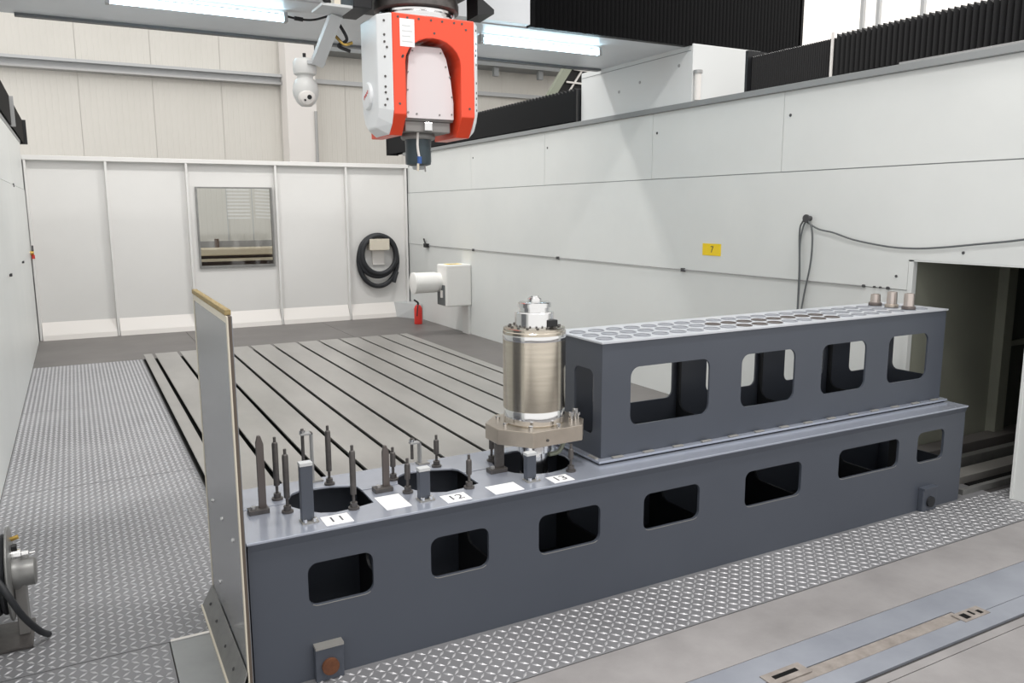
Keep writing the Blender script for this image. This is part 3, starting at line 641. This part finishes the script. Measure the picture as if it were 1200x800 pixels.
# perforated top
NX, px_ = 22, .163; rows = (4.52, 4.69, 4.86); hx0 = UX0+.10
def circ(x, y, r, n=14): return [(x+r*math.cos(2*PI*i/n), y+r*math.sin(2*PI*i/n)) for i in range(n)]
holes = [circ(hx0+i*px_, y, .056) for i in range(NX) for y in rows]
B().plate(rect(UX0-.012, UX1+.012, UY0-.012, UY1+.02), holes, XY, UZ-.012, UZ).build('top_plate', 'rack_top', rk)
ring = B().lathe((0,0,0), (0,0,1), [(.062,-.0),(.062,.005),(.053,.005),(.050,-.03),(.001,-.03)], 16)
r0 = None
for i in range(NX):
    for j, y in enumerate(rows):
        dark = (i in (7,8) and j == 1) or (i in (8,9,10) and j == 0) or (i in (9,10,11,12) and j == 1) or (i in (13,14) and j < 2)
        loc = (hx0+i*px_-4.95, y-4.7, UZ+.0005-BZ)
        if r0 is None: r0 = ring.build('holder_cup', 'cup_grey', rk, loc=loc, fix=True); rd = None
        elif dark:
            if rd is None: rd = ring.build('holder_cup', 'rod_brown', rk, loc=loc)
            else: share(rd, 'holder_cup', rk, loc)
        else: share(r0, 'holder_cup', rk, loc)
# three adapters standing in the holes at the far end
for i, (x, y, lab) in enumerate(((hx0+20*px_, rows[2], 'small steel tool adapter at the rear of the rack top'), (hx0+20*px_, rows[1], 'middle one of three steel tool adapters on the rack top'), (hx0+20*px_, rows[0], 'steel tool adapter with dark collar at the front edge of the rack top'))):
    h = (.09, .125, .125)[i]
    a = empty('tool_adapter', (x, y, UZ+.006)); tag(a, lab, 'tool adapter', 'tool adapters on the rack')
    B().lathe((x, y, UZ+.006), (0,0,1), [(.050,0),(.058,.004),(.058,.024),(.05,.03)], 20).build('collar', 'rod_brown' if i != 1 else 'flange_steel', a)
    B().lathe((x, y, UZ+.036), (0,0,1), [(.044,0),(.042,h-.03),(.040,h-.015),(.030,h-.015),(.030,h-.04)], 20).build('sleeve', 'chrome_red', a)

# ================================================================== SPINDLE UNIT in station 13
sp = empty('spindle_unit', (SX, SY, .8)); tag(sp, 'upright stainless steel spindle cylinder on an octagonal flange beside the rack', 'spindle')
B().lathe((SX,SY,1.181), (0,0,1), [(.205,0),(.205,.10),(.212,.105),(.212,.625),(.208,.63),(.208,.645),(.19,.652)], 56).build('barrel', 'satin_steel', sp)
B().lathe((SX,SY,1.75), (0,0,1), [(.2125,0),(.2135,.002),(.2135,.036),(.2125,.038)], 56).build('upper_band', 'bright_steel', sp); B().lathe((SX,SY,1.19), (0,0,1), [(.206,0),(.2075,.002),(.2075,.088),(.206,.09)], 56).build('lower_band', 'bright_steel', sp)
B().lathe((SX,SY,1.833), (0,0,1), [(.13,0),(.13,.095),(.125,.10),(.108,.102)], 40).build('top_collar', 'bright_steel', sp)
B().lathe((SX,SY,1.933), (0,0,1), [(.10,0),(.10,.03),(.112,.032),(.112,.058),(.10,.064),(.05,.066)], 36).build('top_cap', 'bright_steel', sp)
B().lathe((SX,SY,1.998), (0,0,1), [(.048,0),(.048,.02),(.03,.03),(.03,.04)], 20).build('draw_knob', 'bright_steel', sp)
B().box(SX+.03, SX+.10, SY-.14, SY-.09, 1.838, 1.885).build('key_block', 'black_plastic', sp, .004)
sc = B()
for k in range(16):
    a = 2*PI*k/16; sc.cyl((SX+.17*math.cos(a), SY+.17*math.sin(a), 1.832), (SX+.17*math.cos(a), SY+.17*math.sin(a), 1.842), .011, n=6)
sc.build('screw_heads', 'dark_steel', sp)
oc = [(2.51,4.345),(2.90,4.36),(3.0,4.5),(3.0,4.74),(2.85,4.89),(2.51,4.89),(2.35,4.72),(2.35,4.54)]
fl = B().plate(oc, [], XY, 1.075, 1.18).build('octagon_flange', 'flange_steel', sp, .004)
for k in range(8):
    a = PI/4*k+.2; x, y = SX+.255*math.cos(a), SY+.24*math.sin(a); B().cyl((x,y,1.18),(x,y,1.205),.016,n=8).build('bolt', 'bright_steel', fl)
B().cyl((2.62, 4.355, 1.115), (2.62, 4.343, 1.115), .01, n=8).build('plug', 'dark_steel', fl)
for x, y, h in ((SX+.20,SY-.16,.075),(SX+.245,SY-.14,.09),(SX+.285,SY-.11,.05)):
    q = B().lathe((x,y,1.18), (0,0,1), [(.010,0),(.010,h*.55),(.020,h*.6),(.020,h)], 12).build('coupling', 'bright_steel', sp)
B().lathe((SX,SY,.72), (0,0,1), [(.07,0),(.095,.03),(.095,.25),(.12,.255),(.12,.353)], 36).build('nose', 'bright_steel', sp)
B().lathe((SX,SY,.66), (0,0,1), [(.16,0),(.16,.03),(.10,.14),(.098,.16)], 36).build('nose_ring', 'dark_steel', sp)
B().tube(smooth_path([(SX+.22,SY-.02,1.075),(SX+.24,SY+.0,1.0),(SX+.20,SY,.93),(SX+.12,SY,.92)]), .016).build('hose', 'green_tray', sp)

# ================================================================== PARTITION BOARD at the bench end
PX0, PX1, PY0, PY1, PZ = .636, .660, 4.13, 5.40, 2.09
pb = empty('partition_board', (.648, 4.76, 0)); tag(pb, 'tall grey partition board with pale edges at the left end of the bench', 'board')
B().box(PX0+.004, PX1-.004, PY0+.004, PY1-.004, .01, PZ-.005).build('core', 'board_core', pb)
B().box(PX0, PX0+.004, PY0+.03, PY1-.03, .01, PZ-.04).build('face_sheet', 'board_grey', pb); B().box(PX1-.004, PX1, PY0+.004, PY1-.004, .01, PZ-.005).build('face_sheet', 'board_grey', pb)
B().box(PX0-.003, PX0+.004, PY0, PY0+.03, .01, PZ-.005).build('edge_strip', 'beige_edge', pb); B().box(PX0-.003, PX0+.004, PY1-.03, PY1, .01, PZ-.005).build('edge_strip', 'beige_edge', pb); B().box(PX0-.003, PX0+.004, PY0+.03, PY1-.03, PZ-.04, PZ-.005).build('edge_strip', 'beige_edge', pb)
B().box(PX0-.004, PX1+.004, PY0+.05, PY1+.03, PZ-.004, PZ+.024).build('wooden_batten', 'wood', pb, .004)
for y, z in ((5.12,.81),(4.76,.815),(4.39,.82),(5.03,.305)):
    B().lathe((PX0, y, z), (-1,0,0), [(.014,0),(.014,.004),(.006,.010)], 10).build('rivet', 'bright_steel', pb)
# sloping foot angle along the board
b = B(); b.add([(PX0-.005,PY0+.0,.17),(PX0-.005,PY1-.05,.15),(PX0-.06,PY1-.02,.012),(PX0-.06,PY0,.012),(PX0-.013,PY0,.17),(PX0-.013,PY1-.05,.15),(PX0-.075,PY1-.02,.012),(PX0-.075,PY0,.012)],
    [(0,1,2,3),(4,5,6,7),(0,1,5,4),(1,2,6,5),(2,3,7,6),(3,0,4,7)]).build('foot_angle', 'galv', pb)
B().box(PX0-.085, PX0-.06, PY0, PY1-.02, .0, .014).build('foot_edge', 'beige_edge', pb)
for y in (4.35, 4.62, 4.95, 5.2): B().lathe((PX0-.042, y, .09), (-1,0,.4), [(.010,0),(.010,.006),(.004,.010)], 8).build('rivet', 'dark_spot', pb)

# ================================================================== BACK CORNER: hose, device, extinguisher
hc = empty('hose_coil', (6.45, YW-.06, 1.4)); tag(hc, 'thick black hose coiled on a bracket on the back wall', 'hose')
for cxh, rx, zc, rz, yo in ((6.49, .49, 1.40, .62, .09), (6.50, .43, 1.55, .46, .17), (6.47, .46, 1.52, .50, .12)):
    B().tube([(cxh+rx*math.cos(2*PI*i/48), YW-yo, zc+rz*math.sin(2*PI*i/48)) for i in range(49)], .058, 10).build('hose_turn', 'rubber', hc)
B().tube(smooth_path([(6.84,YW-.2,.86),(6.88,YW-.2,1.0),(6.93,YW-.19,1.12)]), .05, 8).build('hose_end', 'rubber', hc)
B().box(6.24, 6.74, YW-.24, YW, 1.66, 1.93).build('bracket', 'beige_edge', hc, .01); B().box(6.36, 6.66, YW-.05, YW, 1.3, 1.66).build('bracket_plate', 'hall_white', hc)

dv = empty('probe_unit', (6.99, 15.5, .6)); tag(dv, 'white wall-mounted tool probe with a thick horizontal cylinder near the back corner', 'probe unit')
B().box(6.72, XR-.002, 15.24, 15.74, .615, 1.49).build('housing', 'device_white', dv, .03)
B().lathe((6.73, 15.62, 1.11), (-1,0,0), [(.20,0),(.20,.10),(.215,.105),(.215,.55),(.225,.56),(.225,.60),(.19,.615)], 36).build('arm_cylinder', 'device_white', dv)
B().box(6.70, 6.725, 15.32, 15.68, .64, 1.06).build('switch_panel', 'rubber_grey', dv); B().box(6.67, 6.70, 15.38, 15.46, .8, .95).build('switch', 'hall_white', dv)
B().box(6.80, 7.12, 15.33, 15.56, 1.4905, 1.4935).build('warning_sticker', 'yellow', dv); B().box(6.88, 7.04, 15.40, 15.48, 1.4936, 1.4950).build('sticker_mark', 'print_dark', dv)
B().box(7.24, XR-.002, 15.3, 15.6, .0, .61).build('cable_duct', 'back_paint', dv)

fe = empty('fire_extinguisher', (6.90, 17.3, 0)); tag(fe, 'small red fire extinguisher standing in the back right corner', 'fire extinguisher')
B().lathe((6.90,17.3,0), (0,0,1), [(.085,0),(.095,.01),(.095,.36),(.07,.42),(.03,.45)], 24).build('cylinder', 'ext_red', fe)
B().cyl((6.90,17.3,.45),(6.90,17.3,.50),.025,n=12).build('valve', 'black_plastic', fe); B().bar((6.90,17.3,.50),(6.79,17.25,.57),.03,.03).build('lever', 'black_plastic', fe); B().tube(smooth_path([(6.90,17.24,.48),(6.84,17.17,.42),(6.82,17.17,.2)]), .013).build('hose', 'black_plastic', fe)

# ================================================================== RIGHT WALL ITEMS
cn = empty('wall_conduit', (XR-.02, 11, 1.795)); tag(cn, 'thin grey conduit line running along the right wall', 'conduit')
B().tube([(XR-.022, 17.6, 1.79), (XR-.022, 11.0, 1.79), (XR-.022, 5.66, 1.80)], .008, 6).build('pipe', 'conduit', cn)
for y in (15.1, 11.77, 8.52): B().box(XR-.04, XR-.009, y-.03, y+.03, 1.77, 1.815).build('clip', 'dark_spot', cn)
for y in (17.6,): B().box(XR-.08, XR-.009, y-.10, y+.08, 1.75, 1.84).build('end_fitting', 'black_plastic', cn); B().tube([(XR-.05,17.62,1.83),(XR-.06,17.70,1.95)], .02).build('elbow', 'black_plastic', cn)
for y in (5.65, 5.52, 5.45, 5.36): B().cyl((XR-.001,y,1.803),(XR-.03,y,1.803),.016 if y in (5.65,5.36) else .010,n=10).build('clip', 'dark_spot', cn)
sg = B().box(XR-.014, XR-.0085, 7.815, 8.155, 2.01, 2.165).build('wall_sign', 'yellow'); tag(sg, 'small yellow number sign on the right wall', 'sign')
text('7', .12, 'print_dark', 'printed_number', sg, (XR-.0148, 7.975, 2.087), (PI/2, 0, -PI/2))
cbw = empty('cable_bundle', (XR-.04, 6.45, 1.7)); tag(cbw, 'grey cables hanging from a hook on the right wall behind the rack', 'cable')
B().lathe((XR-.008, 6.41, 2.50), (-1,0,0), [(.03,0),(.03,.05),(.045,.055),(.045,.075)], 14).build('hook', 'dark_spot', cbw)
B().tube(smooth_path([(XR-.04,6.41,2.53),(XR-.05,6.48,2.46),(XR-.05,6.515,2.34),(XR-.05,6.49,1.9),(XR-.05,6.485,1.2),(XR-.05,6.48,.4)]), .010, 6).build('cable', 'rubber_grey', cbw)
B().tube(smooth_path([(XR-.06,6.41,2.49),(XR-.06,6.46,2.40),(XR-.06,6.49,2.2),(XR-.06,6.47,1.8),(XR-.06,6.475,1.2),(XR-.06,6.47,.4)]), .010, 6).build('cable', 'rubber_grey', cbw)
B().tube(smooth_path([(XR-.07,6.41,2.49),(XR-.07,6.34,2.42),(XR-.07,6.31,2.25),(XR-.06,6.33,1.98),(XR-.06,6.40,1.6),(XR-.06,6.44,1.2),(XR-.06,6.45,.4)]), .010, 6).build('cable', 'rubber_grey', cbw)
cdp = empty('draped_cable', (XR-.05, 5.0, 2.2)); tag(cdp, 'grey cable drooping along the right wall above the dark opening', 'cable')
B().tube(smooth_path([(XR-.06,6.41,2.46),(XR-.05,6.25,2.385),(XR-.05,6.05,2.35),(XR-.045,5.78,2.28),(XR-.04,5.38,2.225),(XR-.04,5.10,2.217),(XR-.04,4.83,2.235),(XR-.04,4.42,2.285),(XR-.04,4.05,2.335),(XR-.04,3.4,2.45)]), .010, 6).build('cable', 'rubber_grey', cdp)
for y, z in ((5.28,1.93),(4.6,2.195)): B().cyl((XR-.009,y,z),(XR-.016,y,z),.014,n=8).build('screw', 'dark_spot', wr)
# left wall: valve and clips
lc = empty('wall_valve', (XL+.03, 18.5, 1.8)); tag(lc, 'small red and brass valve on the left wall by the back corner', 'valve')
B().cyl((XL+.008,18.45,1.80),(XL+.07,18.45,1.80),.045,n=12).build('body', 'brass', lc); B().box(XL+.03, XL+.08, 18.38, 18.52, 1.69, 1.76).build('flange', 'print_red', lc); B().box(XL+.04, XL+.07, 18.43, 18.47, 1.84, 1.95).build('lever', 'print_dark', lc)
for y in (15.55, 12.45): B().box(XL+.0, XL+.03, y-.06, y+.06, 1.765, 1.80).build('clip', 'dark_spot', wl)
B().cyl((XL, 15.15, 3.02), (XL+.02, 15.15, 3.02), .03, n=8).build('screw', 'dark_spot', wl)

# ================================================================== HOSE REEL
hr = empty('hose_reel', (-.62, 5.55, 0)); tag(hr, 'silver hose reel with a black hose by the left wall', 'hose reel')
RC = Vector((-.5, 5.55, .41))
B().lathe((RC.x-.012, RC.y, RC.z), (1,0,0), [(.28,0),(.285,.006),(.285,.012),(.27,.016),(.08,.02)], 40).build('side_disc', 'galv', hr); B().lathe((RC.x-.23, RC.y, RC.z), (1,0,0), [(.285,0),(.285,.012)], 40).build('side_disc', 'galv', hr)
B().lathe((RC.x-.215, RC.y, RC.z), (1,0,0), [(.16,0),(.16,.20)], 28).build('drum', 'black_plastic', hr)
for k in range(5):
    q = [(RC.x-.195+k*.04, RC.y+.225*math.cos(2*PI*i/32), RC.z+.225*math.sin(2*PI*i/32)) for i in range(33)]
    B().tube(q, .019, 8).build('hose_turn', 'rubber', hr)
B().lathe((RC.x+.008, RC.y, RC.z-.01), (1,0,0), [(.10,0),(.10,.03),(.085,.05),(.085,.115),(.07,.125)], 26).build('gear_case', 'galv', hr)
B().lathe((RC.x+.008, RC.y+.02, RC.z+.10), (1,0,0), [(.04,0),(.04,.05),(.022,.055),(.022,.09),(.008,.095),(.008,.125)], 18).build('swivel', 'bright_steel', hr)
B().cyl((RC.x+.008, RC.y+.07, RC.z+.19), (RC.x+.05, RC.y+.07, RC.z+.20), .014, n=10).build('fitting', 'brass', hr); B().cyl((RC.x+.01, RC.y+.02, RC.z+.155), (RC.x+.04, RC.y+.02, RC.z+.155), .018, n=10).build('knob', 'black_plastic', hr)
B().box(RC.x-.26, RC.x+.09, RC.y-.22, RC.y+.16, .0, .02).build('base_plate', 'dark_steel', hr, .004); B().box(RC.x+.01, RC.x+.07, RC.y-.06, RC.y+.1, .02, RC.z-.06).build('stand', 'cast_grey', hr, .006); B().box(RC.x-.25, RC.x-.235, RC.y-.1, RC.y+.1, .02, RC.z).build('stand', 'cast_grey', hr)
B().tube(smooth_path([(RC.x-.06, RC.y-.25, .50), (RC.x+.0, RC.y-.32, .40), (RC.x+.06, RC.y-.30, .25), (RC.x+.13, RC.y-.22, .10), (RC.x+.17, RC.y-.13, .022)]), .019, 10).build('hose_tail', 'rubber', hr)
